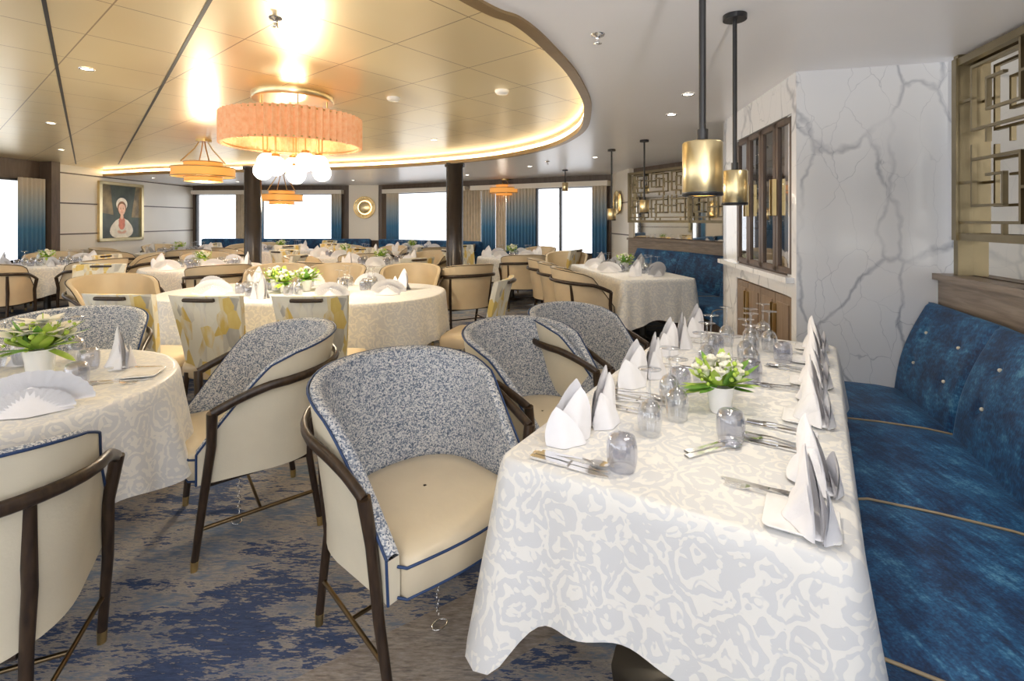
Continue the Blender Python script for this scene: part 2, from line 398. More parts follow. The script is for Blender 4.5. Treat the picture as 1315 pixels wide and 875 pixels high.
# ------------------------------------------------------------------ tables
def rrect(w,h,r,step=.03):
    pts=[];
    def line(a,b):
        n=max(1,int(math.dist(a,b)/step))
        for i in range(n): pts.append((a[0]+(b[0]-a[0])*i/n,a[1]+(b[1]-a[1])*i/n))
    x,y=w/2,h/2
    def arc(cx,cy,a0):
        n=max(4,int(r*pi/2/step))
        for i in range(n): a=a0+pi/2*i/n; pts.append((cx+r*math.cos(a),cy+r*math.sin(a)))
    arc(x-r,y-r,0); line((x-r,y),(-x+r,y)); arc(-x+r,y-r,pi/2); line((-x,y-r),(-x,-y+r)); arc(-x+r,-y+r,pi); line((-x+r,-y),(x-r,-y)); arc(x-r,-y+r,1.5*pi); line((x,-y+r),(x,y-r))
    return pts
def table(loc,rz,w,h,r,drop=.42,extra=.16,amp=.018,step=.03,seed=0,rnd=False,sig=.17,flare=.05):
    e=empty('dining_table',(loc[0],loc[1],0),rz)
    out=rrect(w,h,r,step); N=len(out); rg=random.Random(seed)
    L=[0]
    for i in range(N): L.append(L[-1]+math.dist(out[i],out[(i+1)%N]))
    per=L[-1]; k1=max(3,round(per/.33)); k2=round(per/.19); ph=rg.random()*6; ph2=rg.random()*6
    b=MB([])
    rows=[]
    prof=[(0,-.02,0),(0,-.006,-.001),(0,0,-.007)]
    nor=[]
    for i in range(N):
        a,c=out[i-1],out[(i+1)%N]; d=(c[0]-a[0],c[1]-a[1]); l=math.hypot(*d); nor.append((d[1]/l,-d[0]/l))
    cs=[(sx*(w/2-r*.3),sy*(h/2-r*.3)) for sx in (1,-1) for sy in (1,-1)]
    for _,o,z in prof: rows.append([(p[0]+n[0]*o,p[1]+n[1]*o,.765+z) for p,n in zip(out,nor)])
    R=14
    for j in range(1,R+1):
        t=j/R; row=[]
        for i,(p,n) in enumerate(zip(out,nor)):
            wt=max(math.exp(-((p[0]-c[0])**2+(p[1]-c[1])**2)/(sig**2)) for c in cs)
            if rnd: wt=.5+.5*math.cos(4*math.atan2(p[1],p[0])+.6)
            s=L[i]/per*2*pi
            dz=drop+extra*wt+.012*math.sin(s*k1+ph2)
            f=math.sin(s*k1+ph+.8*math.sin(s*3))*.6+.4*math.sin(s*k2+ph2)
            o=.006+t*(.025+flare*wt)+amp*f*t**1.1*(1+.8*wt)
            row.append((p[0]+n[0]*o,p[1]+n[1]*o,.758-t*dz))
        rows.append(row)
    b.grid(rows[::-1],'damask',True)
    b.add(rows[0],[list(range(N))],'damask')
    b.obj('tablecloth',e)
    b=MB([]); o2=[(x*.985,y*.985) for x,y in out]
    b.grid([[(x,y,.735) for x,y in o2],[(x,y,.757) for x,y in o2]],'tabledark',True,False); b.add([(x,y,.735) for x,y in o2],[list(range(N))[::-1]],'tabledark')
    feet=[0] if w<1.5 and h<1.5 else ([-.28*w,.28*w] if w>h else [0])
    for fx in feet:
        b.lathe([(.23,0),(.23,.012),(.05,.03),(.04,.06),(.04,.70),(.12,.735)],'tabledark',(fx,0,0),20)
    b.obj('pedestal_base',e)
    return e

# ------------------------------------------------------------------ tableware
def tumbler_mesh():
    b=MB([])
    pr=[(.034,0),(.038,.02),(.040,.045),(.039,.067),(.033,.086),(.022,.092),(.0005,.0925)]
    rf=lambda a,z:1+.018*math.cos(a*16)
    b.lathe(pr,'smoke',n=64,cap=False,rfun=rf)
    b.lathe([(r*.93,z*.95) for r,z in pr],'glass',n=32,cap=False)
    b.lathe([(.0335,.0),(.035,.002),(.0335,.004)],'glass',n=32,cap=False)
    return b.mesh('tumbler_mesh')
def wine_mesh():
    b=MB([])
    pr=[(.029,0),(.034,.02),(.038,.05),(.036,.075),(.024,.097),(.008,.107),(.0038,.115),(.0035,.188),(.006,.194),(.034,.199),(.035,.2005),(.0005,.203)]
    b.lathe(pr,'glass',n=32,cap=False); b.lathe([(r*.95,z) for r,z in pr[:5]]+[(.0005,.1)],'glass',n=32,cap=False)
    return b.mesh('wine_glass_mesh')
def napkin_mesh():
    b=MB([])
    def flap(cx,cy,az,w,h,bend,lean,skew,n=14):
        T=Matrix.Translation((cx,cy,0))@Matrix.Rotation(az,4,'Z'); rows=[]
        for j in range(11):
            k=j/10; row=[]
            ww=w*(1-k**1.9)**.8 if k<1 else .003
            for i in range(n+1):
                u=-1+2*i/n
                x=u*ww*.5+skew*k; y=bend*(1-(u*ww/w)**2)*(1-.55*k)+lean*k+.004*math.sin(5*u+3*k)*(1-k)
                row.append((x,y,h*k))
            rows.append(row)
        b.grid(rows,'napkin',T=T)
        b.grid([[(x,y-.003,z) for x,y,z in r] for r in rows],'napkin',T=T,flip=True)
    flap(0,.010,0,.140,.175,.034,-.018,.035)
    flap(0,-.010,pi,.140,.150,.030,-.020,-.045)
    flap(.018,.026,.20,.125,.105,.026,-.012,-.040)
    flap(-.020,-.026,pi-.25,.120,.110,.026,-.012,.030)
    b.sphere((0,0,.006),.06,'napkin',8,(1.15,.6,.14))
    return b.mesh('napkin_mesh')
def fan_mesh():
    b=MB([]); rows=[]
    for j in range(7):
        k=j/6; row=[]
        for i in range(33):
            a=-1.5+3.0*i/32; r=.02+.10*k; z=.012+(r*math.cos(a))*.9
            row.append((r*math.sin(a)*1.15,.006*(1 if i%2 else -1)*k-.02*math.cos(a)*k,max(.002,z)))
        rows.append(row)
    b.grid(rows,'napkin',smooth=True)
    b.grid([[(x*.72,y-.016-.02*(1-z/.13),z*.62) for x,y,z in r] for r in rows],'napkin')
    b.grid([[(-.095,-.03,.002),(0,-.062,.002),(.095,-.03,.002)],[(-.045,-.02,.055),(0,-.03,.078),(.045,-.02,.055)]],'napkin')
    b.sphere((0,0,.004),.06,'napkin',8,(1.1,.6,.1))
    return b.mesh('fan_napkin_mesh')
def fork_mesh():
    b=MB([]); c='chrome'
    rows=[]
    for x,w,z in ((-.1,.009,.004),(-.095,.0105,.004),(-.04,.006,.006),(.02,.004,.010),(.04,.005,.009),(.05,.011,.006),(.062,.0125,.004)):
        rows.append([(x,-w,z),(x,w,z),(x,w,z-.002),(x,-w,z-.002)])
    b.grid(rows,c,True,False)
    for k in range(4):
        y=-.0105+.007*k; b.box(.061,.098,y-.0017,y+.0017,.0025,.0045,c)
    return b.mesh('fork_mesh')
def knife_mesh():
    b=MB([]); rows=[]
    for x,w,z in ((-.11,.008,.007),(-.10,.0095,.008),(-.02,.0075,.007),(0,.005,.006),(.005,.009,.004),(.07,.0095,.003),(.10,.006,.003),(.112,.001,.003)):
        rows.append([(x,-w,z),(x,w,z),(x,w,.001),(x,-w,.001)])
    b.grid(rows,'chrome',True,False); return b.mesh('knife_mesh')
def spoon_mesh():
    b=MB([]); rows=[]
    for x,w,z in ((-.1,.009,.004),(-.095,.0105,.004),(-.04,.006,.006),(.02,.004,.010),(.045,.005,.007)):
        rows.append([(x,-w,z),(x,w,z),(x,w,z-.002),(x,-w,z-.002)])
    b.grid(rows,'chrome',True,False)
    rows=[]
    for j in range(6):
        q=j/5; rows.append([(.068+.027*q*math.cos(a),.0175*q*math.sin(a),.002+.006*q*q) for a in [2*pi*i/18 for i in range(18)]])
    b.grid(rows,'chrome',True); return b.mesh('spoon_mesh')
def plate_mesh():
    b=MB([]); out=rrect(.145,.145,.014,.02)
    rows=[[(x*s,y*s,z) for x,y in out] for s,z in ((.6,0),(.95,.006),(1,.010),(.985,.011),(.8,.006),(.02,.006))]
    b.grid(rows,'porcelain',True); return b.mesh('plate_mesh')
def flower_mesh(lily=False,seed=1):
    b=MB([]); rg=random.Random(seed)
    b.lathe([(.028,0),(.034,.01),(.038,.05),(.044,.085),(.046,.088),(.042,.088),(.036,.05),(.0,.02)],'porcelain',n=24,cap=False)
    def patch(c,az,el,ln,wd,cup,mat):
        T=Matrix.Translation(c)@Matrix.Rotation(az,4,'Z')@Matrix.Rotation(-el,4,'Y')
        rows=[]
        for i in range(6):
            k=i/5; w=wd*max(0,math.sin(pi*(.12+.80*k)))**.8*(1 if k<.99 else .15)
            rows.append([(ln*k,w*(q-1),cup*ln*k*k+cup*.6*w*(q-1)**2) for q in (0,.5,1,1.5,2)])
        b.grid(rows,mat,False,True,T)
    def rose(c,r):
        for ring,(n,el,ln) in enumerate(((3,1.45,.8),(5,1.2,.95),(6,.9,1.05),(7,.5,1.1))):
            for k in range(n):
                patch(Vector(c),2*pi*k/n+ring*.7+rg.uniform(-.1,.1),el,r*ln,r*(.42+.08*ring),.35 if ring<3 else .15,'petal')
        b.sphere(c,r*.45,'petal',6,(1,1,1.3))
    for i in range(38):
        az=rg.uniform(0,2*pi); el=rg.uniform(-.3,1.2)
        patch(Vector((.02*math.cos(az),.02*math.sin(az),.09)),az,el,rg.uniform(.07,.12),rg.uniform(.013,.02),rg.uniform(-.3,.2),rg.choice(['leaf','stem','stem']))
    for i in range(36):
        az=rg.uniform(0,2*pi); rr=rg.uniform(.02,.09); c=(rr*math.cos(az),rr*math.sin(az),.10+rg.uniform(0,.07)); b.sphere(c,rg.uniform(.005,.009),'stem',4)
    for i in range(10):
        az=i*2.4; rr=.01+.062*math.sqrt(i/10); c=(rr*math.cos(az),rr*math.sin(az),.172-.8*rr+rg.uniform(-.004,.012))
        if lily:
            for k in range(6): patch(Vector(c),2*pi*k/6+rg.random(),.6,.065,.017,-.3,'petal')
            b.tube([c,(c[0],c[1],c[2]+.03)],.002,'stem',4)
        else: rose(c,.026)
    return b.mesh('flower_mesh')
TUM,WIN,NAP,FAN,FRK,KNF,SPN,PLT=tumbler_mesh(),wine_mesh(),napkin_mesh(),fan_mesh(),fork_mesh(),knife_mesh(),spoon_mesh(),plate_mesh()
FLW,FLL=flower_mesh(),flower_mesh(True,3)
ZT=.7665
def on(me,nm,x,y,rz=0,z=ZT,sc=None): return put(nm,me,(x,y,z),rz,scale=sc)

# ------------------------------------------------------------------ MAIN table
TA=math.radians(31.8); U=(math.sin(TA),math.cos(TA)); V=(-U[1],U[0]); NR=(.669,.949)
def TP(u,w): return (NR[0]+U[0]*u+V[0]*w, NR[1]+U[1]*u+V[1]*w)
c=TP(.97,.415); trz=math.atan2(U[1],U[0])
table(c,trz,1.96,.83,.045,.345,.19,.016,.02,3,sig=.10,flare=.07)
vang=math.atan2(V[1],V[0])
for (u,w,r) in [(.19,.71,0),(.37,.67,.5),(.78,.71,.1),(.95,.67,.5),(1.32,.71,.2),(1.50,.68,.6),(1.8,.68,.2)]:
    x,y=TP(u,w); on(NAP,'folded_napkin',x,y,.45+r)
for i,(u,w,r) in enumerate([(.07,.085,.0),(.27,.08,.3),(.72,.085,.2),(.92,.09,0),(1.15,.085,.2),(1.5,.09,.1),(1.78,.09,.2)]):
    x,y=TP(u,w)
    if i in (0,2,4,5,6): on(PLT,'bread_plate',*TP(u+.02,w+.02),trz)
    on(NAP,'folded_napkin',x,y,trz+.25+r,ZT+.007,sc=.92)
def cut(u,w,kinds,ang=0,sp=.022):
    for i,k in enumerate(kinds):
        x,y=TP(u+i*sp,w+random.uniform(-.008,.008)); a=vang+ang+random.uniform(-.05,.05)
        me,nm={'f':(FRK,'fork'),'k':(KNF,'knife'),'s':(SPN,'spoon')}[k]; on(me,nm,x,y,a)
for u,kk in ((.17,'fk'),(.46,'ksf'),(.60,'kf'),(1.02,'ffk'),(1.32,'ksf'),(1.62,'kf')): cut(u,.18,kk,random.uniform(-.12,.12))
for u,kk in ((.04,'kks'),(.50,'kf'),(.58,'fk'),(.64,'ksf'),(1.10,'kf'),(1.62,'ks')): cut(u,.64,kk,pi+random.uniform(-.12,.12))
cut(.34,.33,'sf',pi+.9,.03); cut(1.0,.34,'sf',.3,.03); cut(1.35,.42,'sf',.2,.03)
for p in ((.289,1.311),(.649,1.479),(.97,2.02),(.64,1.90),(1.0,2.45),(1.25,2.3)): on(TUM,'tumbler_glass',*p)
for p in ((.42,1.52),(.54,1.63),(1.16,2.42),(1.22,2.55),(1.12,2.6),(1.28,2.48),(.95,2.38),(.56,1.77),(.86,1.95),(1.07,2.28),(.76,2.0),(1.36,2.7),(1.03,2.15),(.86,2.2)): on(WIN,'wine_glass',*p)
on(FLW,'rose_centerpiece',.71,1.70,0,sc=1.05)
chair('blue',-.31,1.77,.72,-.69)
chair('blue',.15,2.46,.76,-.65)
chair('blue',.49,2.95,.8,-.6)
chair('blue',-1.257,2.395,-.81,-.59)
chair('blue',-1.54,1.33,-.42,.91)
chair('blue',-2.47,2.76,.5,-.86)
T1=(-2.03,1.92)
table(T1,.3,1.24,1.24,.619,.30,.07,.016,.02,5,True)
on(FLL,'lily_centerpiece',-1.99,2.10,0,sc=1.3)
for a,r,m,sc in ((-.50,.45,FAN,1.2),(.85,.42,NAP,1),(2.0,.4,NAP,1),(3.6,.4,NAP,1)):
    x,y=T1[0]+r*math.cos(a),T1[1]+r*math.sin(a); on(m,'folded_napkin',x,y,a+pi/2 if m is NAP else .55,sc=sc)
for dx,dy in ((.31,.05),(.17,.27),(-.08,.0),(-.2,.2)): on(TUM,'tumbler_glass',T1[0]+dx,T1[1]+dy)
for dx,dy in ((-.1,.34),(-.18,.33),(-.02,.42),(-.25,.28)): on(WIN,'wine_glass',T1[0]+dx,T1[1]+dy)
for (dx,dy,a,me,nm) in ((.44,.10,.3,KNF,'knife'),(.43,.05,.35,FRK,'fork'),(.38,.25,.1,FRK,'fork'),(.36,.29,.12,KNF,'knife'),(.12,-.28,.9,FRK,'fork'),(.18,-.30,.95,KNF,'knife')): on(me,nm,T1[0]+dx,T1[1]+dy,a)
on(PLT,'bread_plate',T1[0]+.46,T1[1]+.19,.3)

# ------------------------------------------------------------------ other tables
def dress(cx,cy,rx,ry,n,rot=0,a0=0,fl=True):
    for k in range(n):
        a=a0+2*pi*k/n; x0,y0=rx*.74*math.cos(a),ry*.74*math.sin(a)
        x=cx+x0*math.cos(rot)-y0*math.sin(rot); y=cy+x0*math.sin(rot)+y0*math.cos(rot)
        on(FAN if k%3 else NAP,'folded_napkin',x,y,random.uniform(-.7,.7),sc=1.15)
        x=cx+x0*.62*math.cos(rot+.35)-y0*.62*math.sin(rot+.35); y=cy+x0*.62*math.sin(rot+.35)+y0*.62*math.cos(rot+.35)
        on(TUM,'tumbler_glass',x,y); on(WIN,'wine_glass',x+.07,y+.05); on(WIN,'wine_glass',x+.01,y+.10)
    if fl: on(FLW,'rose_centerpiece',cx,cy,random.random()*6,sc=1.2)
T2=(-1.9,4.6); table(T2,-.04,2.55,1.3,.6,.36,.05,.02,.04,8)
dress(T2[0],T2[1],1.2,.6,9,-.04,.3); on(FLW,'rose_centerpiece',-2.2,4.65,0,sc=1.2); on(FLW,'rose_centerpiece',-2.05,4.5,2,sc=1.1)
for x,y in ((-2.62,3.60),(-1.99,3.53),(-1.33,3.52)): chair('side',x,y,.0+random.uniform(-.1,.1),1)
chair('side',-.32,4.30,-1,.25)
for x in (-2.8,-2.1,-1.2): chair('beige',x,5.85,.05,-1)
chair('beige',-3.75,4.75,.9,-.5)
def rtable(cx,cy,r,chs,kinds='b',n=6,fl=True,w=None):
    table((cx,cy),random.random(),r*2,r*2,r-.001,.36,.06,.02,.06,int(cx*10),True)
    dress(cx,cy,r,r,n,0,random.random(),fl)
    for i,a in enumerate(chs):
        a=math.radians(a); d=r+.36; chair({'b':'beige','s':'side'}[kinds[i%len(kinds)]],cx+d*math.cos(a),cy+d*math.sin(a),-math.cos(a),-math.sin(a))
rtable(-6.9,7.4,.7,[-75,-20,40,130,180],'b')
rtable(-4.4,7.1,.75,[-110,-50,0,60,120,180],'sbs')
rtable(-3.1,9.3,.75,[-120,-60,0,60,120],'sb')
rtable(-2.0,7.6,.7,[-115,-55,60,120,180],'bs')
rtable(.0,9.0,.62,[-150,-80,-30,60,140],'sb')
rtable(-6.8,10.2,.75,[-110,-50,0,60,140,200],'b')
rtable(-5.1,11.0,.7,[-120,-60,0,60,130,190],'bs')
rtable(-2.2,11.0,.65,[-120,-60,0,190],'b')
chair('side',-4.5,5.3,.3,-.9)
d3=(-.17,.985); ang3=math.atan2(d3[1],d3[0]); r3=(d3[1],-d3[0])
c3=(1.21+d3[0]*1.0+r3[0]*.44,5.45+d3[1]*1.0+r3[1]*.44)
table(c3,ang3,2.0,.88,.05,.45,.12,.018,.04,11); dress(c3[0],c3[1],1.0,.42,8,ang3,.3)
for k in range(3):
    u=.3+.66*k; x=1.21+d3[0]*u-r3[0]*.34; y=5.45+d3[1]*u-r3[1]*.34; chair('beige',x,y,r3[0],r3[1])
chair('beige',-.62,6.3,-.5,.85); chair('beige',.9,8.3,-.2,-1)

# ------------------------------------------------------------------ bench
def bench(nodes,name,depth=.55,btn=True):
    e=empty(name); P=[Vector((*p,0)) for p in nodes]; N=len(P)
    nr=[]
    for i in range(N):
        d=(P[min(i+1,N-1)]-P[max(i-1,0)]).normalized(); nr.append(Vector((d.y,-d.x,0)))
    seat=[(0,.43),(.02,.447),(.12,.458),(.3,.462),(depth-.06,.458),(depth-.015,.445),(depth,.42),(depth,.33),(depth-.01,.315),(depth-.03,.31)]
    for i in range(N-1):
        b=MB([]); rows=[]; K=14
        for j in range(K+1):
            t=j/K; p=P[i].lerp(P[i+1],t); n=nr[i].lerp(nr[i+1],t).normalized(); q=min(t,1-t)*K; dz=-.014 if q<.5 else (-.004 if q<1.5 else 0)
            rows.append([tuple(p+n*d+Vector((0,0,z+(dz if z>.4 else 0)))) for d,z in seat])
        b.grid(rows,'velvet'); b.obj('seat_cushion',e)
        b=MB([]); L=(P[i+1]-P[i]).length; K=44; R=20; rows=[]
        bt=[(u,h) for u in (.25,.75) for h in (.40,.74)] if btn else []
        for j in range(K+1):
            t=j/K; p=P[i].lerp(P[i+1],t); n=nr[i].lerp(nr[i+1],t).normalized(); row=[]
            for k in range(R+1):
                h=k/R; z=.43+.50*h; off=.03-.15*h+.03*math.sin(pi*h)
                e1=min(t,1-t)*L; off-=.03*math.exp(-(e1/.014)**2)
                for u,hh in bt: off-=.018*math.exp(-(((t-u)*L)**2+((h-hh)*.5)**2)/(.03**2))
                row.append(tuple(p+n*off+Vector((0,0,z))))
            for o_,z_ in ((-.145,.947),(-.17,.945),(-.185,.92),(-.185,.4)): row.append(tuple(p+n*o_+Vector((0,0,z_))))
            rows.append(row)
        b.grid(rows,'velvet')
        for u,hh in bt:
            p=P[i].lerp(P[i+1],u); n=nr[i].lerp(nr[i+1],u).normalized(); off=.03-.15*hh+.03*math.sin(pi*hh)-.013
            q=p+n*off+Vector((0,0,.43+.5*hh)); b.sphere(tuple(q),.009,'button',6)
        b.obj('back_cushion',e)
    b=MB([])
    for i in range(N):
        b.tube([tuple(P[i]+nr[i]*d+Vector((0,0,z-.010))) for d,z in seat[1:8]],.0045,'tan',6)
    rows=[[tuple(P[i]+nr[i]*(depth-.06)+Vector((0,0,z))) for z in (0,.32)] for i in range(N)]
    b.grid(rows,'umber',smooth=False); b.obj('bench_plinth',e)
    return e
bench([(2.27,2.93),(2.04,2.28),(1.668,1.498),(1.22,.82),(.74,.2)],'banquette_bench')
bench([(2.0,8.45),(2.42,7.45),(2.68,6.4),(2.72,5.4),(2.65,4.75)],'banquette_bench',.55,False)

# ------------------------------------------------------------------ room
ZC=2.33; ZR=2.455
def frame(P0,P1,ctr=(-2.5,5)):
    a=Vector((P1[0]-P0[0],P1[1]-P0[1],0)); L=a.length; a/=L
    n=Vector((-a.y,a.x,0))
    if (Vector((*ctr,0))-Vector((*P0,0))).dot(n)<0: n=-n
    T=Matrix(((a.x,n.x,0,P0[0]),(a.y,n.y,0,P0[1]),(0,0,1,0),(0,0,0,1)))
    return T,L
def wbox(T,name,*bx,parent=None):
    b=MB([],T)
    for x in bx: b.box(*x)
    return b.obj(name,parent)
b=MB([]); b.box(-10.5,5,-2.5,14.5,-.05,0,'carpet'); b.obj('floor')
hole=[(-.18,2.06),(.01,2.27),(.175,2.61),(.388,3.18),(.60,4.07),(.67,5.24),(.33,6.47),(-.68,7.66),(-2.8,8.75),(-6.66,9.6),(-9.2,9.9),(-10.2,5),(-8.5,.6),(-5,-.9),(-2.4,-.3),(-.9,1.0)]
hp=catmull(hole,10,True); hc=(-4.0,4.6)
def ray(p):
    dx,dy=p[0]-hc[0],p[1]-hc[1]; t=1e9
    for lo,hi,o,d in ((-11.5,5,hc[0],dx),(-2.5,14.8,hc[1],dy)):
        if abs(d)>1e-9: t=min(t,((hi if d>0 else lo)-o)/d)
    return (hc[0]+dx*t,hc[1]+dy*t)
b=MB([])
o2=[ray(p) for p in hp]
b.grid([[(x,y,ZC) for x,y in hp],[(x,y,ZC) for x,y in o2]],'whiteceil',True,False)
b.obj('ceiling')
b=MB([]); b.box(-11.5,1.6,-2.4,10.4,ZR,ZR+.03,'goldceil'); b.obj('ceiling_raised')
b=MB([])
def off(P,d):
    out=[];N=len(P)
    for i in range(N):
        a,c=P[i-1],P[(i+1)%N]; dx,dy=c[0]-a[0],c[1]-a[1]; l=math.hypot(dx,dy); out.append((P[i][0]-dy/l*d,P[i][1]+dx/l*d))
    return out
h0=hp; h1=off(hp,.012); h2=off(hp,-.05)
def ringrows(*lst): return [[(x,y,z) for x,y in P] for P,z in lst]
b.grid(ringrows((h2,ZC+.0),(h2,ZC-.014),(h1,ZC-.014),(h1,ZC+.035),(h0,ZC+.035)),'trimbrown',True,False)
b.grid(ringrows((h0,ZC+.03),(h0,ZR)),'cove',True,True)
b.obj('trim_cove')
b=MB([]); h3=off(hp,.004); b.grid(ringrows((h3,ZC+.045),(h3,ZC+.085)),'led',True,True); b.obj('cove_led_strip')
b=MB([]); 
for x0 in (-2.19,-1.41):
    d=Vector((-.649,.761,0)); p=Vector((x0,2.33,0)); n=Vector((d.y,-d.x,0))*.009
    a=p-d*3; c2=p+d*9
    b.add([tuple(a+n+Vector((0,0,ZR-.003))),tuple(a-n+Vector((0,0,ZR-.003))),tuple(c2-n+Vector((0,0,ZR-.003))),tuple(c2+n+Vector((0,0,ZR-.003)))],[(0,1,2,3)],'black')
b.obj('trim_ceiling_seam')

def curtain(T,s0,s1,z0,z1,mat,n0=.12,name='curtain'):
    b=MB([],T); K=max(8,int((s1-s0)/.012)); rows=[]
    for z in (z0,(z0+z1)/2,z1):
        rows.append([(s0+(s1-s0)*k/K, n0+.025*math.sin(k*.012*2*pi/.075+.6*math.sin(k*.1)), z) for k in range(K+1)])
    b.grid(rows,mat); return b.obj(name)
nwin=[0]
def window(T,s0,s1,z0,z1,mull=()):
    nwin[0]+=1; b=MB([],T); f=.035
    b.box(s0,s1,-.02,.05,z0,z0+f,'black'); b.box(s0,s1,-.02,.05,z1-f,z1,'black'); b.box(s0,s0+f,-.02,.05,z0,z1,'black'); b.box(s1-f,s1,-.02,.05,z0,z1,'black')
    for m in mull: b.box(m-.02,m+.02,-.02,.05,z0,z1,'black')
    b.add([(s0,0,z0),(s1,0,z0),(s1,0,z1),(s0,0,z1)],[(0,1,2,3)],'glass')
    return b.obj('window_%d'%nwin[0])
TA_,LA=frame((1.97,9.86),(-3.37,12.9))
def wallwith(T,L,name,openings,sill,head,mat='umber',top=ZC):
    b=MB([],T); s=0
    for a,c in openings:
        if a>s: b.box(s,a,-.1,0,0,top,mat)
        b.box(a,c,-.1,0,0,sill,mat); b.box(a,c,-.1,0,head,top,mat); s=c
    if s<L: b.box(s,L,-.1,0,0,top,mat)
    return b.obj(name)
wallwith(TA_,LA,'wall_far_right',[(.2,1.66),(1.75,3.2),(3.55,5.75)],.72,2.12)
window(TA_,.2,1.66,.72,2.12,(1.09,)); window(TA_,1.75,3.2,.72,2.12); window(TA_,3.55,5.75,.72,2.12)
curtain(TA_,.06,.36,.1,2.14,'curtain'); curtain(TA_,1.62,2.35,.1,2.14,'curtain'); curtain(TA_,2.35,2.62,.1,2.14,'curtain2'); curtain(TA_,2.62,3.0,.1,2.14,'curtain'); curtain(TA_,3.0,3.52,.1,2.14,'curtain2')
curtain(TA_,5.45,5.85,.1,2.14,'curtain')
wbox(TA_,'trim_valance',(.02,3.25,.0,.2,2.1,2.2,'creamwall'),(3.4,5.95,.0,.2,2.1,2.2,'creamwall'))
TB_,LB=frame((-3.37,12.9),(-8.6,13.2))
wallwith(TB_,LB,'wall_far_left',[(1.15,3.2),(3.6,4.98)],.72,2.12)
wbox(TB_,'wall_panel_cream',(.08,.86,.0,.03,.9,2.33,'creamwall'))
window(TB_,1.15,3.2,.72,2.12); window(TB_,3.6,4.98,.72,2.12)
curtain(TB_,1.02,1.3,.1,2.14,'curtain'); curtain(TB_,3.1,3.3,.1,2.14,'curtain'); curtain(TB_,3.42,3.82,.1,2.14,'curtain2')
wbox(TB_,'trim_valance',(1.0,3.3,.0,.2,2.1,2.2,'creamwall'),(3.4,5.0,.0,.2,2.1,2.2,'creamwall'))
def farbench(T,s0,s1):
    b=MB([],T); b.box(s0,s1,.22,.80,.1,.45,'velvet',bev=.03); b.box(s0,s1,.22,.36,.4,.95,'velvet',bev=.03)
    k=s0+.6
    while k<s1-.3: b.box(k-.004,k+.004,.35,.365,.46,.93,'navy'); k+=.6
    b.box(s0,s1,.24,.74,0,.1,'umber'); b.obj('banquette_bench')
farbench(TA_,2.9,5.9); farbench(TB_,.2,4.6)
def sconce(T,s,z,r):
    e=MB([],T@Matrix.Translation((s,.06,z))@Matrix.Rotation(-pi/2,4,'X'))
    e.lathe([(.001,-.03),(r*.5,-.03),(r*.55,0),(r*.5,.01),(.001,.015)],'satin_gold',n=24,cap=False)
    e.tube([(r*.62*math.cos(a),r*.62*math.sin(a),-.02) for a in [2*pi*k/32 for k in range(32)]],r*.03,'led',6,closed=True)
    e.lathe([(r*.5,-.03),(r*.97,-.02)],'satin_gold',n=32,cap=False)
    for k in range(40):
        a=2*pi*k/40; e.tube([(r*.5*math.cos(a),r*.5*math.sin(a),0),(r*math.cos(a),r*math.sin(a),0)],r*.035,'satin_gold',5)
    e.tube([(r*math.cos(a),r*math.sin(a),0) for a in [2*pi*k/32 for k in range(32)]],r*.04,'satin_gold',6,closed=True)
    e.obj('wall_sconce')
sconce(TB_,.44,1.75,.28)
TL,LL=frame((-8.3,8.9),(-8.45,13.25))
wbox(TL,'wall_left',(0,LL,-.1,0,0,ZR,'creamwall'))
wbox(TL,'trim_left_grooves',*[(0,LL,-.005,.006,z-.012,z+.012,'umber') for z in (1.16,1.74,2.3)],(LL-.05,LL,0,.02,0,ZR,'umber'))
TL2,LL2=frame((-8.3,8.9),(-8.55,3.0))
wallwith(TL2,LL2,'wall_left_window',[(.3,2.9),(3.4,5.7)],.72,2.12,top=ZR)
wbox(TL2,'trim_left_post',(-.02,.14,-.02,.22,0,ZR,'umber'))
window(TL2,.3,2.9,.72,2.12,(1.6,)); window(TL2,3.4,5.7,.72,2.12)
curtain(TL2,.16,.62,.1,2.14,'curtain'); curtain(TL2,2.7,3.5,.1,2.14,'curtain')
# portrait painting
s0,s1=1.12,2.38; z0,z1=.98,2.22
pe=empty('framed_portrait_painting')
b=MB([],TL)
for r in ((s0,s1,.0,.05,z0,z0+.07),(s0,s1,.0,.05,z1-.07,z1),(s0,s0+.07,.0,.05,z0,z1),(s1-.07,s1,.0,.05,z0,z1)): b.box(*r,'satin_gold',bev=.01)
b.obj('picture_frame',pe)
b=MB([],TL)
n=.02
b.add([(s0,n,z0),(s1,n,z0),(s1,n,z1),(s0,n,z1)],[(0,1,2,3)],'pt_bg')
b.add([(s0+.05,n+.001,z0+.6),(s0+.4,n+.001,z0+.55),(s0+.3,n+.001,z1),(s0+.05,n+.001,z1)],[(0,1,2,3)],'pt_bg2')
b.add([(s1-.35,n+.001,z0+.5),(s1-.05,n+.001,z0+.5),(s1-.05,n+.001,z1),(s1-.2,n+.001,z1)],[(0,1,2,3)],'pt_bg2')
def blob(cx,cz,rx,rz,mat,d,tilt=0,k=0):
    pts=[]
    for i in range(24):
        a=2*pi*i/24; x=rx*math.cos(a)*(1+k*math.sin(a)); z=rz*math.sin(a)
        pts.append((cx+x*math.cos(tilt)-z*math.sin(tilt),n+d,cz+x*math.sin(tilt)+z*math.cos(tilt)))
    b.add(pts,[list(range(24))],mat)
mx=(s0+s1)/2
blob(mx,1.25,.32,.22,'pt_white',.002,0,-.3); blob(mx,1.36,.10,.14,'pt_red',.003)
blob(mx+.19,1.28,.075,.17,'pt_white',.004,.5); blob(mx-.19,1.28,.075,.17,'pt_white',.004,-.5)
blob(mx,1.76,.16,.14,'pt_white',.003); blob(mx,1.69,.125,.135,'pt_hair',.004); blob(mx,1.65,.10,.125,'pt_skin',.005,0,.12)
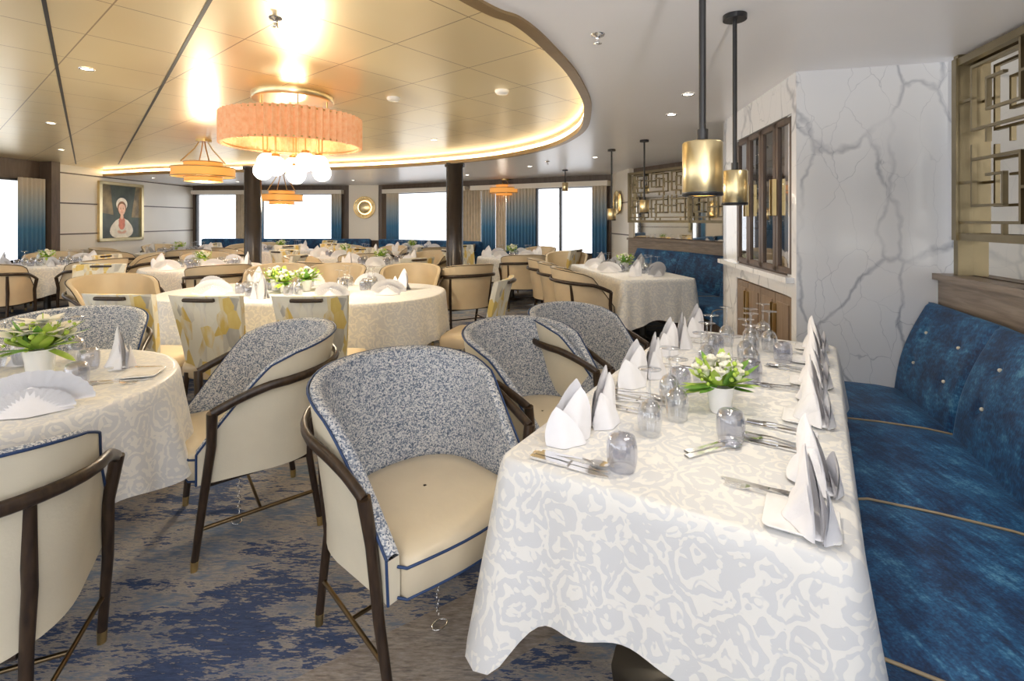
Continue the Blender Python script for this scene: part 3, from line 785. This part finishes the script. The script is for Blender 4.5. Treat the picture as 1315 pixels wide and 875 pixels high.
blob(mx,1.5,.045,.06,'pt_skin',.0045)
for e_ in (-.035,.035): blob(mx+e_,1.66,.014,.008,'pt_hair',.006); blob(mx+e_,1.685,.02,.004,'pt_hair',.006)
blob(mx,1.625,.010,.02,'pt_red',.0055); blob(mx,1.588,.024,.008,'pt_red',.006)
blob(mx+.07,1.17,.06,.03,'pt_skin',.006,.3); blob(mx-.07,1.17,.06,.03,'pt_skin',.006,-.3)
for q in range(4):
    blob(mx-.06+.022*q,1.165-.004*q,.011,.03,'pt_skin',.007,.9); blob(mx+.06-.022*q,1.165-.004*q,.011,.03,'pt_skin',.007,-.9)
b.obj('canvas',pe)
T3_,L3=frame((2.05,8.75),(1.97,9.86)); wbox(T3_,'wall_right_back',(0,L3,-.1,0,0,ZC,'creamwall'))
wbox(T3_,'trim_right_back',*[(0,L3,-.005,.008,z-.01,z+.01,'umber') for z in (1.16,1.74)])
sconce(T3_,.55,1.75,.22)
def fret(T,L,z0,z1,name,cell=.42,n0=.05,r=.011):
    e=empty(name); b=MB([],T)
    def bar(sa,sb,za,zb):
        sa,sb=max(0,sa),min(L,sb); 
        if sb-sa<.005: return
        b.box(sa-r if sa>0 else sa,sb+r,n0-.01,n0+.012,za-r,zb+r,'bronze') if za==zb else b.box(sa-r,sa+r,n0-.01,n0+.012,za,zb,'bronze')
    H=z1-z0; ny=max(1,round(H/cell)); ch=H/ny; nx=max(1,round(L/cell)); cw=L/nx
    for i in range(nx):
        for j in range(ny):
            f=(i+j)%2
            def X(u): return (i+(1-u if f else u))*cw
            def Z(v): return z0+(j+v)*ch
            def h(u0,u1,v): a,c=sorted((X(u0),X(u1))); bar(a,c,Z(v),Z(v))
            def v_(u,v0,v1): bar(X(u),X(u)+.02,Z(v0),Z(v1))
            h(0,.8,.16); v_(.8,.16,.84); h(.2,.8,.84); v_(.2,.34,.84); h(.2,.6,.34); v_(.6,.34,.66); h(.4,.6,.66); h(.8,1,.5); v_(.2,.84,1); v_(.6,0,.16); h(0,.2,.6)
    for a in ((0,L,z0-.02,z0+.02),(0,L,z1-.04,z1)): b.box(a[0],a[1],n0-.02,n0+.02,a[2],a[3],'bronze')
    for s in (0,L): b.box(s-.02,s+.02,n0-.03,n0+.03,z0-.02,z1,'bronze')
    b.obj('fretwork_bars',e)
    b=MB([],T); b.box(0,L,-.01,0,z0,z1,'mirror'); b.obj('mirror_panel',e)
BW=[(2.47,2.93),(2.28,2.2),(1.92,1.38),(1.45,.70),(.97,.05)]
for i in range(len(BW)-1):
    T,L=frame(BW[i],BW[i+1],(0,3))
    wbox(T,'wall_right_dado',(-.02,L+.02,-.14,0,0,1.08,'greywood'))
    wbox(T,'trim_ledge',(-.02,L+.02,-.14,.03,1.08,1.115,'greywood'))
    s0_=.17 if i==0 else 0
    wbox(T,'wall_right_upper',(s0_,L,-.16,-.11,1.115,ZC,'umber'))
    T2_=T@Matrix.Translation((s0_,-.10,0))
    fret(T2_,L-s0_,1.33,ZC-.02,'fretwork_screen',.40,r=.007)
    b=MB([],T2_); b.box(0,L-s0_,-.005,.0,1.12,1.31,'mirror'); b.box(-.02,.02,-.0,.07,1.115,ZC,'bronze'); b.obj('mirror_strip')
BW2=[(2.05,8.75),(2.66,7.5),(2.92,6.4),(2.96,5.3),(2.9,4.5)]
for i in range(len(BW2)-1):
    T,L=frame(BW2[i],BW2[i+1],(0,6))
    wbox(T,'wall_right_far',(-.02,L+.02,-.14,0,0,1.10,'greywood'),(0,L,-.14,-.08,1.1,ZC,'umber'))
    wbox(T,'trim_ledge_far',(-.02,L+.02,-.14,.03,1.08,1.115,'greywood'))
    T2_=T@Matrix.Translation((0,-.07,0)); fret(T2_,L,1.40,ZC-.08,'fretwork_screen',.46,r=.009)
    b=MB([],T2_); b.box(0,L,-.005,.0,1.13,1.38,'mirror'); b.obj('mirror_strip')
T,L=frame((1.74,3.05),(2.66,2.82),(0,0)); wbox(T,'wall_marble',(0,L,-.25,0,0,ZC,'marble'))
T,L=frame((1.74,3.05),(1.95,4.6),(-3,4))
ce=empty('wall_marble_cabinet_surround')
b=MB([],T); a0,a1=.07,1.17
b.box(0,a0,-.3,0,0,ZC,'marble'); b.box(a1,L,-.3,0,0,ZC,'marble'); b.box(a0,a1,-.3,0,2.09,ZC,'marble'); b.box(a0,a1,-.3,.0,.94,1.06,'marble')
b.box(a0-.04,L,-.0,.05,1.03,1.065,'marble'); b.box(a0,a1,-.3,0,0,.1,'umber'); b.box(L-.1,L,-1.0,-.0,0,ZC,'marble')
b.obj('marble_surround',ce)
ce=empty('display_cabinet')
b=MB([],T)
b.box(a0,a1,-.3,-.28,.1,2.09,'taupewood')
b.box(a0,a1,-.28,-.02,2.05,2.09,'walnut'); b.box(a0,a1,-.28,-.02,1.06,1.09,'walnut')
for z in (1.35,1.62,1.85): b.box(a0,a1,-.27,-.07,z,z+.012,'walnut')
for k in range(4):
    x0=a0+(a1-a0)*k/4+.004; x1=a0+(a1-a0)*(k+1)/4-.004; w=.04
    b.box(x0,x1,-.03,-.005,1.075,1.075+w,'walnut',bev=.004); b.box(x0,x1,-.03,-.005,2.08-w,2.08,'walnut',bev=.004); b.box(x0,x0+w,-.03,-.005,1.075,2.08,'walnut',bev=.004); b.box(x1-w,x1,-.03,-.005,1.075,2.08,'walnut',bev=.004)
    b.add([(x0,-.018,1.08),(x1,-.018,1.08),(x1,-.018,2.07),(x0,-.018,2.07)],[(0,1,2,3)],'cabglass')
    hx=x1-.022 if k%2==0 else x0+.022
    b.box(hx-.007,hx+.007,0,.022,1.45,1.70,'brass',bev=.003)
    b.box(x0,x1,-.03,-.005,.11,.93,'taupewood',bev=.004); b.box(x0+w,x1-w,-.008,.002,.16,.88,'taupewood',bev=.004)
    b.box(hx-.007,hx+.007,0,.022,.62,.86,'brass',bev=.003)
b.obj('cabinet_body',ce)
for z in (1.362,1.632):
    for k in range(8):
        p=T@Vector((a0+.1+k*.13,-.16,z)); put('stored_wine_glass',WIN,p)
for x,y in ((-4.42,8.5),(-.92,8.0)):
    b=MB([]); b.lathe([(.15,0),(.15,.1),(.135,.11),(.135,ZC-.06),(.16,ZC-.05),(.16,ZC)],'colm',(x,y,0),32)
    b.obj('column')
# ------------------------------------------------------------------ lamps
def pend(x,y,z0=1.49,z1=1.64):
    e=empty('pendant_lamp',(x,y,0)); b=MB([])
    b.lathe([(.05,ZC-.022),(.05,ZC)],'black',n=24); b.tube([(0,0,ZC),(0,0,z1)],.010,'black',8)
    b.lathe([(.015,z1+.035),(.015,z1)],'black',n=12)
    b.obj('rod',e)
    b=MB([]); b.lathe([(.05,z0),(.054,z0+.004),(.054,z1-.004),(.05,z1),(.012,z1+.002)],'satin_gold',n=40,cap=False); b.lathe([(.0542,z0+.008),(.0546,z0),(.05,z0-.003)],'black',n=40,cap=False)
    b.obj('shade',e); b=MB([]); b.lathe([(.046,z0+.01),(.001,z0+.011)],'downl',n=24,cap=False); b.obj('lens',e)
    l=bpy.data.lights.new('pendant_bulb','SPOT'); l.energy=8; l.spot_size=2.2; l.spot_blend=.6; l.shadow_soft_size=.03; l.color=(1,.88,.7)
    o=bpy.data.objects.new('bulb',l); o.location=(0,0,z0-.01); COL.objects.link(o); o.parent=e
pend(.535,1.40); pend(.988,2.21); pend(1.5,5.65,1.50,1.65); pend(1.28,6.4,1.42,1.57); pend(.96,9.0,1.95,2.1)
def pl(name,loc,e,r=.1,c=(1,.85,.62),par=None,ty='POINT'):
    l=bpy.data.lights.new(name,ty); l.energy=e; l.shadow_soft_size=r; l.color=c
    o=bpy.data.objects.new(name,l); o.location=loc; COL.objects.link(o)
    if par: o.parent=par
    return o
cx,cy=-1.82,4.15; e=empty('chandelier',(cx,cy,0)); b=MB([])
b.lathe([(.31,ZR-.05),(.32,ZR-.04),(.32,ZR)],'satin_gold',n=48)
for a in [2*pi*k/6 for k in range(6)]: b.tube([(.28*math.cos(a),.28*math.sin(a),ZR-.04),(.28*math.cos(a),.28*math.sin(a),2.2)],.006,'brass',6)
for z in (2.262,2.045): b.tube([(.515*math.cos(a),.515*math.sin(a),z) for a in [2*pi*k/64 for k in range(64)]],.007,'brass',6,closed=True)
b.lathe([(.50,2.22),(.1,2.222),(.001,2.222)],'satin_gold',n=48,cap=False)
b.obj('frame',e)
b=MB([]); n=60; rows=[]
for z in (2.03,2.07,2.16,2.23,2.275):
    rows.append([((.53+.020*(1 if k%2 else -1))*math.cos(2*pi*k/(2*n)),(.53+.020*(1 if k%2 else -1))*math.sin(2*pi*k/(2*n)),z) for k in range(2*n)])
b.grid(rows,'amber',True,False); b.obj('pleated_shade',e)
b=MB([]); b2=MB([])
for k in range(8):
    a=2*pi*k/7+.2; r=.30 if k%2 else .20; z=1.89-.05*(k%2)
    if k==7: r,z=0.02,1.80
    b.sphere((r*math.cos(a),r*math.sin(a),z),.078,'globe',12)
    b2.tube([(r*math.cos(a),r*math.sin(a),2.22),(r*math.cos(a),r*math.sin(a),z+.07)],.006,'brass',6); b2.lathe([(.03,z+.06),(.03,z+.09),(.01,z+.1)],'brass',(r*math.cos(a),r*math.sin(a),0),12)
b.obj('globe_bulbs',e); b2.obj('stems',e)
pl('chandelier_light',(0,0,1.68),80,.12,par=e)
pl('chandelier_uplight',(0,0,2.34),6,.1,par=e)
def pend2(x,y,zt,z,r):
    e=empty('tiered_pendant',(x,y,0)); b=MB([])
    b.lathe([(.09,zt-.03),(.09,zt)],'brass',n=24)
    for k in range(4):
        a=pi/4+pi/2*k; b.tube([(.05*math.cos(a),.05*math.sin(a),zt-.03),(.10*math.cos(a),.10*math.sin(a),zt-.12),(r*.7*math.cos(a),r*.7*math.sin(a),z+.18)],.008,'brass',6)
    for rr,zz in ((r*.62,z+.18),(r*.62,z+.12),(r,z+.11),(r,z),(r*.6,z-.005),(r*.6,z-.06)): b.tube([(rr*math.cos(q),rr*math.sin(q),zz) for q in [2*pi*k/40 for k in range(40)]],.008,'brass',6,closed=True)
    b.obj('frame',e); b=MB([])
    for rr,za,zb in ((r*.61,z+.12,z+.18),(r*.99,z,z+.11),(r*.59,z-.06,z-.005)): b.lathe([(rr,za),(rr,zb)],'amber2',n=48,cap=False)
    b.lathe([(.001,z),(r*.98,z+.001)],'amber2',n=40,cap=False)
    b.obj('amber_rings',e); pl('pendant_light',(0,0,z-.15),45,.12,(1,.88,.7),par=e)
pend2(-3.96,6.4,ZR,1.98,.36); pend2(-4.25,9.2,ZC,1.78,.36); pend2(-.15,11.0,ZC,2.02,.34)
def down(x,y,z,e=18,lens=True):
    b=MB([]); b.lathe([(.045,z-.001),(.045,z-.006),(.035,z-.006),(.033,z-.002)],'chrome',(x,y,0),24,cap=False); b.lathe([(.033,z-.003),(.001,z-.003)],'downl',(x,y,0),20,cap=False)
    em=empty('recessed_downlight'); b.obj('fitting',em)
    l=bpy.data.lights.new('downlight','SPOT'); l.energy=e; l.spot_size=2.4; l.spot_blend=.7; l.shadow_soft_size=.04; l.color=(1,.9,.75)
    o=bpy.data.objects.new('lamp',l); o.location=(x,y,z-.01); COL.objects.link(o); o.parent=em
for x,y,en in ((1.27,3.59,20),(1.37,4.28,25),(1.2,7.2,40),(-.9,10.0,45),(-3.6,11.3,50),(-6.5,11.8,50),(.3,8.4,45),(1.35,1.6,14)): down(x,y,ZC,en)  # first two fittings are real; the rest are added to light the room
for x,y,en in ((-6.6,7.3,50),(-4.9,5.3,45),(-3.3,7.6,50),(-6.9,4.6,45),(-1.0,6.4,45),(-2.9,3.4,30),(-1.6,1.4,16),(-4.2,2.2,20)): down(x,y,ZR,en)  # these downlights are all added to brighten the room
down(-7.7,10.7,ZC,30)
# added bounce flash on an unseen stand behind the camera, to brighten the ceiling
fe_=empty('added_flash_stand',(.25,-.75,0)); b=MB([])
for k in range(3):
    a=2*pi*k/3+.4; b.tube([(.38*math.cos(a),.38*math.sin(a),.01),(0,0,.45)],.011,'black',6)
b.tube([(0,0,.25),(0,0,.98)],.012,'black',8); b.lathe([(.035,.96),(.05,1.0),(.06,1.09)],'black',n=20)
b.obj('stand',fe_)
l=bpy.data.lights.new('added_bounce_flash','SPOT'); l.energy=230; l.spot_size=math.radians(166); l.spot_blend=.15; l.shadow_soft_size=.06; l.color=(1,.96,.9)
o=bpy.data.objects.new('added_flash_head',l); o.location=(0,0,1.10); o.rotation_euler=(pi,0,0); COL.objects.link(o); o.parent=fe_
def sprk(x,y,z):
    b=MB([]); b.lathe([(.035,z),(.03,z-.008),(.012,z-.01),(.010,z-.04),(.02,z-.045),(.001,z-.047)],'chrome',(x,y,0),16,cap=False); b.obj('sprinkler_head')
def det(x,y,z):
    b=MB([]); b.lathe([(.055,z),(.055,z-.015),(.04,z-.03),(.001,z-.032)],'porcelain',(x,y,0),24,cap=False); b.obj('smoke_detector')
sprk(-1.21,2.55,ZR); sprk(.42,2.44,ZC); sprk(.55,7.7,ZC); det(-1.0,4.2,ZR); det(-.08,3.97,ZR)
wbox(Matrix(),'wall_rear_light_block',(-8.6,-8.2,-2.5,-2.4,0,ZR,'creamwall'),(-4.4,-3.9,-2.5,-2.4,0,ZC,'creamwall'),(-.4,.3,-2.5,-2.4,0,ZC,'creamwall'),(-8.6,5,-2.5,-2.4,0,.5,'creamwall'))  # unseen piers and low wall, added to partly block daylight from behind

# ------------------------------------------------------------------ world & camera
w=bpy.data.worlds.new('daylight'); S.world=w; w.use_nodes=True
bg=w.node_tree.nodes['Background']; bg.inputs[0].default_value=(.94,.965,1,1); bg.inputs[1].default_value=2.7
cam=bpy.data.cameras.new('camera'); cam.lens=17.52; cam.sensor_width=36; cam.sensor_fit='HORIZONTAL'; cam.shift_y=-(437.5-283)/1315; cam.clip_start=.02
co=bpy.data.objects.new('camera',cam); co.location=(0,0,1.42); co.rotation_euler=(pi/2,0,0); COL.objects.link(co); S.camera=co
